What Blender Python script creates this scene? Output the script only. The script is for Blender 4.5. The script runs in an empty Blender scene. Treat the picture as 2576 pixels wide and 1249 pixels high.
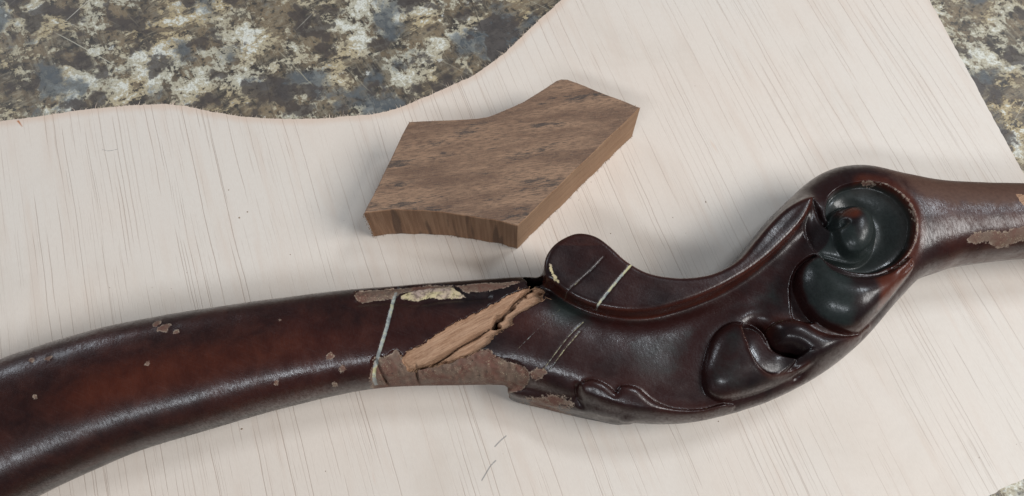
import bpy, math, random
import numpy as np

# ------------------------------------------------------------------ camera, world, lamps, exposure
sc = bpy.context.scene
TILT = math.radians(21.7)
cam_d = bpy.data.cameras.new('camera')
cam_d.sensor_width = 36.0
cam_d.lens = 36.0 * 1936 / 2576
cam_d.clip_start = 0.01
cam_d.clip_end = 50
cam = bpy.data.objects.new('camera', cam_d)
sc.collection.objects.link(cam)
cam.location = (0, -0.4 * math.tan(TILT), 0.4)
cam.rotation_euler = (TILT, 0, 0)
sc.camera = cam

world = bpy.data.worlds.new('World')
sc.world = world
world.use_nodes = True
bg = world.node_tree.nodes['Background']
bg.inputs[0].default_value = (0.80, 0.90, 1.0, 1)
bg.inputs[1].default_value = 0.14


def area_lamp(name, loc, target, sx, sy, watts, col):
    d = bpy.data.lights.new(name, 'AREA')
    d.shape = 'RECTANGLE'
    d.size, d.size_y = sx, sy
    d.energy = watts
    d.color = col
    o = bpy.data.objects.new(name, d)
    sc.collection.objects.link(o)
    o.location = loc
    dx, dy, dz = [target[i] - loc[i] for i in range(3)]
    o.rotation_euler = (math.atan2(math.hypot(dx, dy), -dz), 0, math.atan2(-dx, dy))
    return o


area_lamp('window_light', (2.0, -0.35, 2.0), (0, 0, 0), 1.4, 1.2, 60, (1.0, 0.985, 0.965))
area_lamp('doorway_light', (-0.45, -1.45, 1.75), (0, 0, 0), 1.3, 0.24, 18, (0.88, 0.94, 1.0))
area_lamp('far_window_light', (-1.9, 1.5, 1.0), (0, 0, 0), 1.1, 0.30, 10, (0.84, 0.91, 1.0))
area_lamp('ceiling_tube_light', (1.05, 0.78, 1.75), (0, 0, 0), 0.50, 0.15, 12, (0.86, 0.93, 1.0))

sc.view_settings.view_transform = 'Standard'
sc.view_settings.look = 'None'
sc.view_settings.gamma = 1.0
sc.view_settings.exposure = 0.0
sc.view_settings.use_curve_mapping = False
sc.render.engine = 'CYCLES'
sc.cycles.use_denoising = True
sc.cycles.max_bounces = 6

# ------------------------------------------------------------------ measured plan (millimetres on the board)
STATIONS = [
    ((-295.6, -92.0), (-245.5, -149.2), 26, 25, 2.5),
    ((-272.6, -80.7), (-232.7, -140.1), 26, 25, 2.5),
    ((-251.8, -72.1), (-218.9, -131.7), 26, 25, 2.5),
    ((-227.2, -62.5), (-198.1, -121.4), 25.5, 24.5, 2.5),
    ((-201.7, -54.5), (-178.3, -112.7), 25, 24, 2.5),
    ((-166.5, -46.8), (-149.5, -103.7), 24.5, 23, 2.5),
    ((-121.2, -39.1), (-110.9, -92.1), 23.5, 22, 2.5),
    ((-74.7, -33.5), (-69.1, -82.9), 23, 21, 2.5),
    ((-28.5, -29.3), (-27.1, -81.0), 22, 20.5, 2.5),
    ((6.5, -26.9), (2.4, -81.6), 22, 20.5, 2.5),
    ((27.3, -28.2), (25.7, -88.9), 21.5, 19.5, 2.5),
    ((56.2, -29.9), (52.6, -98.3), 21, 18, 2.5),
    ((81.1, -30.8), (79.7, -100.0), 20.5, 17, 2.5),
    ((104.2, -26.8), (106.3, -95.4), 20.5, 17, 2.5),
    ((121.7, -14.6), (129.3, -88.2), 21, 18, 2.5),
    ((136.8, 3.9), (151.7, -77.4), 22, 20, 2.5),
    ((149.9, 19.0), (173.7, -61.0), 24, 23.5, 2.5),
    ((167.4, 31.4), (194.9, -40.6), 25, 24.5, 2.5),
    ((184.8, 34.3), (209.1, -27.8), 26, 24.5, 2.5),
    ((205.3, 28.8), (222.9, -22.5), 27, 23, 2.5),
    ((229.3, 24.0), (234.2, -19.3), 28, 21.5, 2.5),
    ((273.9, 22.0), (264.7, -15.5), 29, 21, 2.5),
    ((309.4, 24.1), (298.9, -13.7), 29, 21, 2.5),
    ((335.1, 24.5), (323.9, -12.7), 29, 21, 2.5),
]
SHAPE = {
    'board': [(-400.6, 63.7), (-351.1, 71), (-324.7, 78.3), (-306.5, 81.6), (-283.5, 85.1), (-260.5, 89.3), (-237.1, 92.1), (-213.3, 93.5), (-200, 92.6), (-183.8, 89), (-164.2, 85.4), (-142.5, 83.5), (-116.3, 83.5), (-99.7, 85.1), (-83.2, 86.8), (-69, 90.7), (-57.3, 96.3), (-47.9, 101), (-33.6, 108.7), (-21.5, 115.9), (-6.9, 128.5), (3, 139.2), (13.1, 151), (23.3, 162.1), (31.6, 171.5), (40.4, 182.6), (55.4, 203.7), (84.2, 248.1), (248.7, 248.1), (267.9, 171.5), (278.8, 125.2), (288.8, 83.2), (297.7, 45.9), (307, 7.3), (319, -45), (329, -95.7), (255.9, -123.9), (248, -127.2), (238.1, -131.5), (204.7, -145.6), (146.7, -169.3), (-324.6, -169.3)],
    'block': [(-56.7, 62.3), (-34.6, 63.3), (-19.3, 64.1), (-13.6, 65.1), (-10.1, 66.6), (-1.8, 70.7), (6.2, 75.1), (16.5, 82.3), (25.1, 88.9), (27.8, 89.9), (31.2, 89.7), (51.8, 80.2), (71.3, 71.2), (2.9, -0.4), (-7.1, 2.6), (-19.8, 4.8), (-36.9, 7.3), (-47.1, 8.3), (-62.6, 8.7), (-71.1, 8), (-77.5, 6.9)],
    'ribbon': [(16.1, -33.1), (16.3, -24.3), (20.9, -16.5), (28.8, -11.4), (35.4, -10.3), (42.7, -12.5), (49.5, -18.2), (56.4, -25.2), (65.3, -30.8), (74.9, -33.3), (84.7, -33.9), (95.7, -32.5), (105.1, -28.7), (112.9, -23.3), (121.2, -14), (129.3, -5.1), (138.3, 3), (147, 7.4), (151.5, 7.7), (147.8, 0.4), (142.2, -7.3), (130.5, -19.1), (118.5, -28.7), (106, -36.4), (94.8, -41.9), (82.7, -46.5), (69.2, -50.1), (56, -50.9), (42.9, -49.1), (32.3, -45.3), (25.3, -40.7), (20.2, -36.2)],
    'dish': [(158.4, -6.9), (158.1, -0.3), (160, 7), (163.7, 12.6), (170.1, 16.5), (179.5, 17.8), (187.3, 15.6), (193.9, 10.4), (198.3, 3.5), (200.2, -3.4), (199.1, -11.2), (196.9, -17.6), (192.3, -23.3), (187, -27.5), (176.3, -31.7), (166.4, -31.3), (158.2, -27.5), (151.5, -21), (156.1, -15.5)],
    'coil': [(159.3, -4.9), (162.4, -0.3), (167.8, 3.7), (174.3, 5), (180.4, 0.6), (181.7, -9.7), (178.3, -18.7), (172.5, -24), (167.3, -25.6), (159.4, -23.5), (151.8, -20), (148.9, -14), (147.8, -6.9), (148.7, -0.3), (150.4, 4.8), (153, 8.6), (155.1, 3.5), (156.5, -3.1)],
    'eye': [(159.4, -5.8), (161.9, -1.2), (166.8, 2.5), (173.3, 3.7), (178.9, -0.7), (180, -10.5), (176.6, -19), (170.7, -23.7), (163.9, -23.7), (159.4, -18.4), (158.8, -12)],
    'groove': [(158.4, -5.8), (159.8, -8.1), (162.1, -8.8), (163.9, -7.5)],
    'step': [(-74.5, -45.5), (-59, -44.3), (-46.3, -45.5), (-34.7, -43.7), (-23, -42.7), (-12.3, -41.9)],
    'leaf_tip': [(-1.4, -83.3), (-0.8, -85.1), (4.1, -87.2), (16.6, -90.1), (29.6, -93.3), (43.2, -96.2), (56.7, -97.9), (57.2, -89.2), (43.6, -85.3), (30, -81.7), (18.2, -79.7), (8.3, -81.3), (2.4, -82.3)],
    'tip_worn': [(2.3, -87.2), (10, -86.4), (21.5, -86.8), (29.2, -88.7), (32.8, -94.5), (21.4, -92.9), (10, -90.6)],
    'patch_crack1': [(-46.2, -75), (-45.9, -79.8), (-46.6, -82.7)],
    'patch_crack2': [(-65, -72.7), (-62.8, -77.9), (-60.1, -83.6)],
    'chips': [(-165.8, -58.5), (-170.3, -56.3), (-169.7, -76.6), (-85.9, -72.1), (-110.7, -84.3), (-80.2, -77.8), (-84.7, -83.9), (-216.3, -74.2), (-224.6, -75.1), (-216.5, -92.9), (-159.2, -61), (-111.1, -54.8), (-96.2, -89.8)],
    'bulge': [(151.3, -22.8), (145.1, -25.1), (141.3, -29.9), (139.8, -36.1), (140.6, -43.2), (142.6, -49.2), (147.5, -54.8), (153.6, -58.5), (160.8, -60.3), (167.6, -59.3), (174.2, -54.2), (182.3, -46.2), (190.7, -37.1), (197.1, -28.9), (195.2, -23.7), (190, -27.4), (181.9, -32), (172.9, -34.1), (163.3, -33.4), (156.1, -29.9)],
    'lobe2': [(130.2, -54.2), (136, -53.8), (140.6, -54.8), (144.9, -58.3), (151.7, -61.1), (159.5, -61.9), (167.8, -59.9), (173.8, -56), (170.6, -63.4), (161.8, -71.1), (151.4, -77.8), (139.5, -82.5), (132.6, -78.7), (135.7, -72.7), (130.8, -71.1), (125.5, -68.3), (122.8, -63.4), (123.2, -58.5), (125.8, -55.4)],
    'lobe2_lip': [(124, -57.9), (130.2, -54.2), (139.7, -54.6), (144.9, -58.3), (151.7, -61.1), (159.5, -61.9), (167.8, -59.9), (173.8, -56)],
    'lobe2_pit': [(122.9, -59.1), (125.6, -57.1), (130.6, -58.7), (136.6, -63.4), (136.8, -68.3), (135.1, -71.5), (129.1, -70.2), (124.8, -66.9), (123, -63)],
    'ball': [(109.2, -54.2), (104.2, -55.4), (99.3, -59.3), (95.3, -64.8), (92.4, -71.6), (90.6, -78.3), (90.8, -84.9), (93.3, -89.2), (100.1, -91.4), (109.6, -89.5), (121.1, -86.2), (134.9, -80.2), (145.4, -72.6), (142.2, -68.7), (136.1, -71.8), (129.7, -70.3), (125.3, -67.9), (123, -63.3), (121, -59.3), (116.3, -55.6)],
    'spoon': [(110.7, -56.9), (115, -56.3), (118.9, -58.4), (121.3, -61.2), (122.7, -64.7), (125.3, -68.4), (129.3, -70.7), (135.6, -72.6), (132.3, -76.6), (127.2, -79.6), (122.4, -80.6), (117.9, -79.3), (114.2, -75.7), (112.2, -70.9), (111.2, -66.1), (110.2, -61.2)],
    'spoon_rim': [(120.1, -58.4), (122.7, -63.5), (125, -68), (129.3, -70.5), (134.8, -72.2)],
    'channel': [(149, -21.1), (144.7, -23.4), (140.8, -27.4), (137.4, -35.1), (136.4, -44.3), (136.8, -53), (144.1, -55.4), (148.3, -53), (143.7, -45), (142.1, -35.3), (144.6, -27.4), (150.8, -22.6)],
    'spoon_edge': [(110.2, -58.2), (111.1, -66.6), (112.6, -71.8), (114.6, -76.2), (118.3, -79.6), (122.9, -81), (130.1, -79.3), (140.9, -75.1)],
    'leaf': [(31, -85.3), (32.1, -83.8), (38.1, -82.3), (44, -84.4), (47.5, -86.9), (49.1, -88), (50.6, -85.9), (53.3, -85), (59.6, -86.3), (66.2, -91.4), (76.3, -94.9), (89.3, -95.3), (101.6, -92.7), (107, -94), (95.1, -101.4), (72.6, -104.7), (54.1, -103.2), (39.4, -99.5), (34.1, -94), (31.4, -90.2)],
    'leaf_lip': [(31, -85.3), (32.1, -83.8), (38.1, -82.3), (44, -84.4), (47.5, -86.9), (49.1, -88), (50.6, -85.9), (53.3, -85), (59.6, -86.3), (66.2, -91.4), (76.3, -94.9), (89.3, -95.3), (101.6, -92.7)],
    'leaf_stem': [(31.1, -84.9), (32.1, -89.9), (35.2, -94), (39.8, -96.6), (50.9, -99.2)],
    'hollow': [(52.4, -55.4), (64, -54.8), (75.7, -52.8), (87.6, -49.4), (99.7, -44.3), (114.4, -35.1), (129.3, -25.6), (140.9, -12.8), (149.5, -1.8), (146.9, -12.8), (142.5, -23.5), (139.6, -34), (139.6, -44.3), (137.7, -51.4), (129.9, -52), (122.7, -55.4), (116.2, -53.4), (108.6, -52.4), (100.4, -56.4), (93.9, -64.3), (89.1, -75.9), (84.6, -83.5), (74.9, -88.2), (65.7, -86.3), (56.6, -82.6), (49.6, -72.1), (48.2, -62.3)],
    'wedge': [(-52.1, -71.7), (-51.1, -76), (-49.5, -77.4), (-45.5, -76.6), (-39, -75.5), (-31.9, -74.1), (-25, -72.2), (-19.4, -70.3), (-13.2, -67), (-9.9, -63.7), (-7.6, -61.2), (-3.8, -58.4), (0, -56.7), (0.6, -52.7), (3.8, -50.1), (7.7, -48.1), (11.6, -45.7), (14.9, -43.2), (15.7, -39.8), (15.6, -36.5), (12.5, -35.3), (8.4, -35.5), (3.3, -38.3), (-1.4, -41.2), (-9.3, -45.9), (-17.3, -50.7), (-23.5, -53.9), (-30, -57.3), (-34.8, -60.4), (-39.8, -63.9), (-46.8, -68.4)],
    'wedge_low': [(-41.7, -76), (-33.5, -71.3), (-23.3, -65.1), (-15.8, -60.8), (-10.1, -57.3), (-6.1, -53.3), (-1.9, -48.1), (3.9, -41.2), (9.7, -36.1), (15.6, -36.5), (15.7, -39.8), (14.9, -43.2), (7.7, -48.1), (3.8, -50.1), (0.6, -52.7), (0, -56.7), (-7.6, -61.2), (-13.2, -67), (-19.4, -70.3), (-31.9, -74.1)],
    'crack': [(-48.3, -76.8), (-41.8, -75.5), (-33.5, -71.3), (-23.3, -65.1), (-15.8, -60.8), (-10.1, -57.3), (-7.3, -54.5), (-4.6, -51.3), (-1.9, -48.1), (1, -44.3), (3.9, -41.2), (6.6, -38.6), (9.7, -36.1)],
    'hole': [(-9.9, -57.3), (-8.8, -54.5), (-7.3, -52.3), (-4.2, -51.7), (-5, -53.3), (-7.3, -54.9), (-5.9, -57.1), (-7.6, -57.7)],
    'gap': [(6.1, -29.8), (7.9, -32.8), (7.5, -34.8), (9.8, -35.3), (12.6, -33.8), (15, -32.8), (15.8, -29.8)],
    'split': [(-4.6, -51.3), (0.4, -45.7), (5.8, -40.2), (8.2, -37.5), (6.6, -41.6), (2.3, -46.3), (-1.9, -50.3)],
    'patch': [(-54.6, -68.1), (-51.4, -74.5), (-46.6, -75.3), (-38, -73.8), (-26.5, -71.6), (-13.5, -68.1), (-10.2, -69.3), (-7.7, -71.4), (0.6, -74), (6.3, -76.5), (8.4, -79.4), (7.6, -81.7), (1.9, -84.9), (-11, -84.2), (-23.4, -84.7), (-45, -84.7), (-68.8, -86.3), (-68.4, -81.3), (-66.7, -75.5), (-65.4, -72), (-60.2, -71.6), (-57.4, -70.6)],
    'patch_small': [(8.7, -78.5), (11.8, -76.9), (16, -77.5), (16.5, -79.6), (11.8, -81.2), (9.5, -80)],
    'chip': [(-54.7, -41.5), (-49.5, -38.8), (-41.2, -37.1), (-35.9, -36.5), (-30.8, -35.7), (-27, -38.6), (-22.8, -41.7), (-28.9, -42.7), (-34.5, -43.1), (-39.6, -42.7), (-46.1, -44.3), (-52.2, -43.7)],
    'strip': [(-77.3, -38.3), (-66.6, -36.7), (-50.9, -35.4), (-35.2, -34.2), (-29.2, -35.8), (-41, -36.9), (-54.6, -40), (-58.4, -43.1), (-68.1, -44.1), (-74.9, -44.7)],
    'strip2': [(-29.2, -34.2), (-11.5, -32.1), (5.4, -31), (6.3, -32.5), (-1.6, -37.5), (-9.4, -39.6), (-22.2, -41.2), (-27.2, -37.5)],
    'lobe_chip': [(17.8, -27.5), (19.2, -27.9), (20.4, -31.6), (23.3, -36.6), (21.3, -36.6), (18.9, -32.7)],
    'line1': [(-57.3, -39.6), (-58.3, -44.7), (-58.5, -49.3), (-60.2, -59.2), (-62.8, -69), (-65.2, -75.7), (-66.8, -82.3), (-67.9, -87.9)],
    'line2': [(34.8, -54.1), (27, -62.2), (20.1, -70.9), (14.6, -77.8)],
    'line3': [(32.9, -59.2), (24.9, -68.6), (18.1, -77.4)],
    'line4': [(23.7, -47.7), (9.9, -61.2), (-1.9, -72.6)],
    'line5': [(58.3, -27.7), (50.8, -36.2), (41.2, -48.1)],
    'line6': [(45.4, -23.3), (37.4, -31.6), (25.2, -42.5)],
    'limb_crown': [(-239.2, -109.7), (-209.8, -98.3), (-179.6, -87.1), (-133.9, -75.4), (-90.5, -67.3), (-63, -62.7)],
    'right_worn': [(202, 17.3), (221.7, 14.4), (266.8, 15.9), (308, 17.8), (302.8, -0.1), (257.3, -2.7), (230.1, -2.9), (210.3, -1.8), (203.5, 4.3)],
    'right_worn2': [(226.4, -11.4), (232.9, -9.3), (239.2, -8.2), (244.9, -9.3), (251.5, -7.1), (267.7, -6.7), (266.4, -11.4), (253.7, -14.7), (245.2, -16.8), (237.6, -15.3), (231.4, -16.2), (226.6, -15.3)],
    'right_bare': [(254.2, 10.1), (259.4, 8.3), (268.4, 8.7), (265.7, -1.6), (259.3, 0.6), (255.1, 3.9)],
    'rim': [(179.6, 17.3), (188.4, 15.5), (194.6, 10.5), (199, 3.9), (200.4, -3.6), (199.9, -11.4), (197.2, -19), (191.9, -25.8), (186.2, -29.9)],
    'mark1': [(-3, -103.1), (-5.9, -105.5), (-8.7, -108.4)],
    'mark2': [(-8.2, -115.3), (-11, -118.2), (-15.1, -124.9)],
    'hair': [(-241.6, 62.4), (-237.2, 61.6), (-232.7, 62.7)],
    'notch': [(-296.9, 82.1), (-295.3, 82.4), (-292.4, 78.6), (-292, 77.7), (-292.8, 78)],
}

MM = 0.001
GRAIN = math.radians(19.3)
rng = np.random.default_rng(7)
random.seed(7)


# ------------------------------------------------------------------ curve helpers
def smooth_closed(pts, n=6):
    P = np.array(pts, float)
    m = len(P)
    out = []
    for i in range(m):
        a, b, c, d = P[(i - 1) % m], P[i], P[(i + 1) % m], P[(i + 2) % m]
        for k in range(n):
            t = k / n
            out.append(0.5 * (2 * b + (c - a) * t + (2 * a - 5 * b + 4 * c - d) * t * t + (3 * b - a - 3 * c + d) * t ** 3))
    return np.array(out)


def smooth_open(pts, n=8):
    P = np.array(pts, float)
    P = np.vstack([2 * P[0] - P[1], P, 2 * P[-1] - P[-2]])
    out = []
    for i in range(1, len(P) - 2):
        a, b, c, d = P[i - 1:i + 3]
        for k in range(n):
            t = k / n
            out.append(0.5 * (2 * b + (c - a) * t + (2 * a - 5 * b + 4 * c - d) * t * t + (3 * b - a - 3 * c + d) * t ** 3))
    out.append(P[-2])
    return np.array(out)


def seg_dist(X, Y, P, closed):
    """distance to a polyline; with closed=True also an inside test"""
    d2 = np.full(X.shape, 1e9, np.float32)
    inside = np.zeros(X.shape, bool)
    n = len(P)
    for i in range(n if closed else n - 1):
        ax, ay = P[i]
        bx, by = P[(i + 1) % n]
        ex, ey = bx - ax, by - ay
        L = ex * ex + ey * ey + 1e-9
        wx, wy = X - ax, Y - ay
        t = np.clip((wx * ex + wy * ey) / L, 0, 1)
        d2 = np.minimum(d2, (wx - t * ex) ** 2 + (wy - t * ey) ** 2)
        if closed:
            c = ((ay <= Y) & (by > Y)) | ((by <= Y) & (ay > Y))
            xi = ax + (Y - ay) * ex / (ey if abs(ey) > 1e-9 else 1e-9)
            inside ^= c & (X < xi)
    d = np.sqrt(d2)
    return np.where(inside, d, -d) if closed else d


def inner(name, X, Y, n=5, margin=30):
    """signed depth inside a plan outline (positive inside), far away simply -margin"""
    P = smooth_closed(SHAPE[name], n)
    out = np.full(X.shape, -float(margin), np.float32)
    lo, hi = P.min(0) - margin, P.max(0) + margin
    m = (X > lo[0]) & (X < hi[0]) & (Y > lo[1]) & (Y < hi[1])
    out[m] = seg_dist(X[m], Y[m], P, True)
    return out


def along(name, X, Y, n=5, margin=20):
    P = smooth_open(SHAPE[name], n)
    out = np.full(X.shape, float(margin), np.float32)
    lo, hi = P.min(0) - margin, P.max(0) + margin
    m = (X > lo[0]) & (X < hi[0]) & (Y > lo[1]) & (Y < hi[1])
    out[m] = seg_dist(X[m], Y[m], P, False)
    return out


def sst(a, b, x):
    t = np.clip((x - a) / (b - a), 0, 1)
    return t * t * (3 - 2 * t)


def puff(t, R):
    k = 1 - np.clip(t / R, 0, 1)
    return np.sqrt(np.clip(1 - k * k, 0, 1))


_tab = rng.random((256, 256)).astype(np.float32)


def vnoise(X, Y, cell):
    x, y = X / cell + 40.3, Y / cell + 77.7
    xi, yi = np.floor(x).astype(int), np.floor(y).astype(int)
    fx, fy = x - xi, y - yi
    fx, fy = fx * fx * (3 - 2 * fx), fy * fy * (3 - 2 * fy)
    g = lambda a, b: _tab[a % 256, b % 256]
    return ((g(xi, yi) * (1 - fx) + g(xi + 1, yi) * fx) * (1 - fy) + (g(xi, yi + 1) * (1 - fx) + g(xi + 1, yi + 1) * fx) * fy) * 2 - 1


# ------------------------------------------------------------------ material helpers
class Nodes:
    def __init__(self, name):
        self.mat = bpy.data.materials.new(name)
        self.mat.use_nodes = True
        self.t = self.mat.node_tree
        self.t.nodes.clear()
        self.out = self.t.nodes.new('ShaderNodeOutputMaterial')
        self.b = self.t.nodes.new('ShaderNodeBsdfPrincipled')
        self.t.links.new(self.b.outputs[0], self.out.inputs[0])

    def put(self, sock, v):
        if isinstance(v, bpy.types.NodeSocket):
            self.t.links.new(v, sock)
        elif v is not None:
            if sock.type == 'RGBA' and len(v) == 3:
                v = (*v, 1)
            sock.default_value = v

    def set(self, **kw):
        for k, v in kw.items():
            self.put(self.b.inputs[k.replace('_', ' ')], v)

    def m(self, op, a, b=None, c=None, clamp=False):
        n = self.t.nodes.new('ShaderNodeMath')
        n.operation = op
        n.use_clamp = clamp
        for s, v in zip(n.inputs, (a, b, c)):
            self.put(s, v)
        return n.outputs[0]

    def pos(self, rot=0.0, scale=(1000, 1000, 1000)):
        tc = self.t.nodes.new('ShaderNodeTexCoord')
        mp = self.t.nodes.new('ShaderNodeMapping')
        mp.vector_type = 'POINT'
        self.t.links.new(tc.outputs['Object'], mp.inputs[0])
        mp.inputs['Rotation'].default_value = (0, 0, rot)
        mp.inputs['Scale'].default_value = (1000, 1000, 1000)
        if scale == (1000, 1000, 1000):
            return mp.outputs[0]
        return self.vs(mp.outputs[0], [s / 1000 for s in scale])

    def vs(self, v, s):
        n = self.t.nodes.new('ShaderNodeVectorMath')
        n.operation = 'MULTIPLY'
        self.put(n.inputs[0], v)
        n.inputs[1].default_value = s
        return n.outputs[0]

    def va(self, a, b):
        n = self.t.nodes.new('ShaderNodeVectorMath')
        n.operation = 'ADD'
        self.put(n.inputs[0], a)
        self.put(n.inputs[1], b)
        return n.outputs[0]

    def sep(self, v):
        n = self.t.nodes.new('ShaderNodeSeparateXYZ')
        self.put(n.inputs[0], v)
        return n.outputs

    def comb(self, x=0.0, y=0.0, z=0.0):
        n = self.t.nodes.new('ShaderNodeCombineXYZ')
        for s, v in zip(n.inputs, (x, y, z)):
            self.put(s, v)
        return n.outputs[0]

    def noise(self, v, scale=1.0, detail=4.0, rough=0.55, dist=0.0, color=False):
        n = self.t.nodes.new('ShaderNodeTexNoise')
        self.put(n.inputs['Vector'], v)
        n.inputs['Scale'].default_value = scale
        n.inputs['Detail'].default_value = detail
        n.inputs['Roughness'].default_value = rough
        n.inputs['Distortion'].default_value = dist
        return n.outputs[1 if color else 0]

    def voro(self, v, scale=1.0, feature='F1', out=0, rand=1.0):
        n = self.t.nodes.new('ShaderNodeTexVoronoi')
        n.feature = feature
        self.put(n.inputs['Vector'], v)
        n.inputs['Scale'].default_value = scale
        n.inputs['Randomness'].default_value = rand
        return n.outputs[out]

    def white(self, w):
        n = self.t.nodes.new('ShaderNodeTexWhiteNoise')
        n.noise_dimensions = '1D'
        self.put(n.inputs['W'], w)
        return n.outputs[0]

    def ss(self, x, a, b):
        n = self.t.nodes.new('ShaderNodeMapRange')
        n.interpolation_type = 'SMOOTHSTEP'
        self.put(n.inputs[0], x)
        self.put(n.inputs[1], a)
        self.put(n.inputs[2], b)
        return n.outputs[0]

    def lin(self, x, a, b, c, d):
        n = self.t.nodes.new('ShaderNodeMapRange')
        for s, v in zip(n.inputs, (x, a, b, c, d)):
            self.put(s, v)
        return n.outputs[0]

    def mix(self, f, a, b):
        n = self.t.nodes.new('ShaderNodeMix')
        n.data_type = 'RGBA'
        self.put(n.inputs[0], f)
        self.put(n.inputs[6], a)
        self.put(n.inputs[7], b)
        return n.outputs[2]

    def attr(self, name):
        n = self.t.nodes.new('ShaderNodeAttribute')
        n.attribute_name = name
        return n.outputs['Fac']

    def bump(self, h, dist, strength=1.0, prev=None):
        n = self.t.nodes.new('ShaderNodeBump')
        n.inputs['Distance'].default_value = dist
        n.inputs['Strength'].default_value = strength
        self.put(n.inputs['Height'], h)
        if prev is not None:
            self.put(n.inputs['Normal'], prev)
        return n.outputs[0]


def grain_lines(g, x, y, pitch, w0, w1, lo, hi, seed, yfreq=0.03, cl=0.05):
    """broken fine lines running along y; returns a 0..1 mask"""
    t = g.m('DIVIDE', x, pitch)
    col = g.m('FLOOR', t)
    fr = g.m('SUBTRACT', g.m('FRACT', t), 0.5)
    r = g.white(g.m('ADD', col, seed))
    r2 = g.white(g.m('ADD', col, seed + 517.3))
    d = g.m('MULTIPLY', g.m('ABSOLUTE', g.m('SUBTRACT', fr, g.m('MULTIPLY', g.m('SUBTRACT', r, 0.5), 0.6))), pitch)
    dash = g.noise(g.comb(g.m('MULTIPLY', r, 97.0), g.m('ADD', g.m('MULTIPLY', y, yfreq), g.m('MULTIPLY', r2, 51.0)), seed), 1.0, 2.0, 0.5)
    clus = g.noise(g.comb(g.m('MULTIPLY', x, cl), g.m('MULTIPLY', y, 0.004), seed + 3.0), 1.0, 2.0, 0.6)
    th = g.lin(clus, 0.35, 0.65, hi, lo)
    on = g.ss(dash, th, g.m('ADD', th, 0.10))
    on = g.m('MULTIPLY', on, g.lin(r2, 0.0, 1.0, 0.25, 1.0))
    ln = g.m('SUBTRACT', 1.0, g.ss(d, w0, w1))
    return g.m('MULTIPLY', on, ln)


def mat_board():
    g = Nodes('pale_plywood')
    p = g.pos(-GRAIN)
    x, y, z = g.sep(p)
    wob = g.noise(g.vs(p, (0.012, 0.006, 0.01)), 1.0, 2.0)
    wob2 = g.noise(g.vs(p, (0.25, 0.05, 0.05)), 1.0, 2.0)
    x = g.m('ADD', x, g.m('MULTIPLY', wob, 5.0))
    x = g.m('ADD', x, g.m('MULTIPLY', wob2, 0.9))
    l1 = grain_lines(g, x, y, 2.7, 0.08, 0.30, 0.40, 0.68, 11.0, 0.011, 0.035)
    l2 = grain_lines(g, x, y, 5.3, 0.10, 0.36, 0.36, 0.56, 47.0, 0.009, 0.03)
    l3 = grain_lines(g, x, y, 1.3, 0.05, 0.28, 0.48, 0.66, 83.0, 0.025, 0.05)
    lines = g.m('MAXIMUM', g.m('MAXIMUM', l1, g.m('MULTIPLY', l2, 1.0)), g.m('MULTIPLY', l3, 0.55))
    big = g.noise(p, 0.006, 3.0, 0.55)
    streak = g.noise(g.vs(p, (0.12, 0.012, 0.1)), 1.0, 4.0, 0.6)
    fine = g.noise(g.vs(p, (1.6, 0.35, 1.0)), 1.0, 3.0, 0.7)
    c = g.mix(g.ss(big, 0.35, 0.65), (0.690, 0.602, 0.525), (0.680, 0.614, 0.548))
    c = g.mix(g.m('MULTIPLY', g.ss(streak, 0.48, 0.75), 0.55), c, (0.63, 0.525, 0.445))
    c = g.mix(g.m('MULTIPLY', g.ss(fine, 0.35, 0.7), 0.16), c, (0.50, 0.42, 0.36))
    # a few orange resin streaks
    org = g.noise(g.vs(p, (0.09, 0.016, 0.1)), 1.0, 3.0, 0.6, 0.4)
    c = g.mix(g.m('MULTIPLY', g.ss(org, 0.70, 0.80), 0.4), c, (0.52, 0.27, 0.14))
    c = g.mix(g.m('MULTIPLY', lines, g.lin(g.m('ADD', x, g.m('MULTIPLY', big, 160.0)), 60.0, 330.0, 0.42, 0.24)), c, (0.27, 0.17, 0.11))  # pore lines fade towards the right: washed-out glare painted into the colour
    smudge = g.noise(g.va(p, (90, 40, 0)), 0.011, 5.0, 0.62, 0.5)
    c = g.mix(g.m('MULTIPLY', g.ss(smudge, 0.50, 0.72), 0.28), c, (0.50, 0.43, 0.36))
    # sawn rim on the wavy edge is warmer
    rim = g.attr('a_rim')
    c = g.mix(g.m('MULTIPLY', g.ss(g.m('ADD', rim, g.m('MULTIPLY', streak, 3.0)), -4.6, 0.8), 0.45), c, (0.58, 0.40, 0.29))
    tick = g.m('ADD', g.attr('a_mark'), g.m('MULTIPLY', fine, 0.25))
    c = g.mix(g.m('MULTIPLY', g.m('SUBTRACT', 1.0, g.ss(tick, 0.25, 0.62)), 0.75), c, (0.16, 0.16, 0.16))
    nt = g.attr('a_notch')
    c = g.mix(g.ss(nt, -0.3, 0.5), c, (0.42, 0.16, 0.06))
    h = g.m('SUBTRACT', g.m('MULTIPLY', fine, 0.35), lines)
    g.set(Base_Color=c, Roughness=0.52, Normal=g.bump(h, 0.00018, 0.6), Specular_IOR_Level=0.45)
    return g.mat


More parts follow.
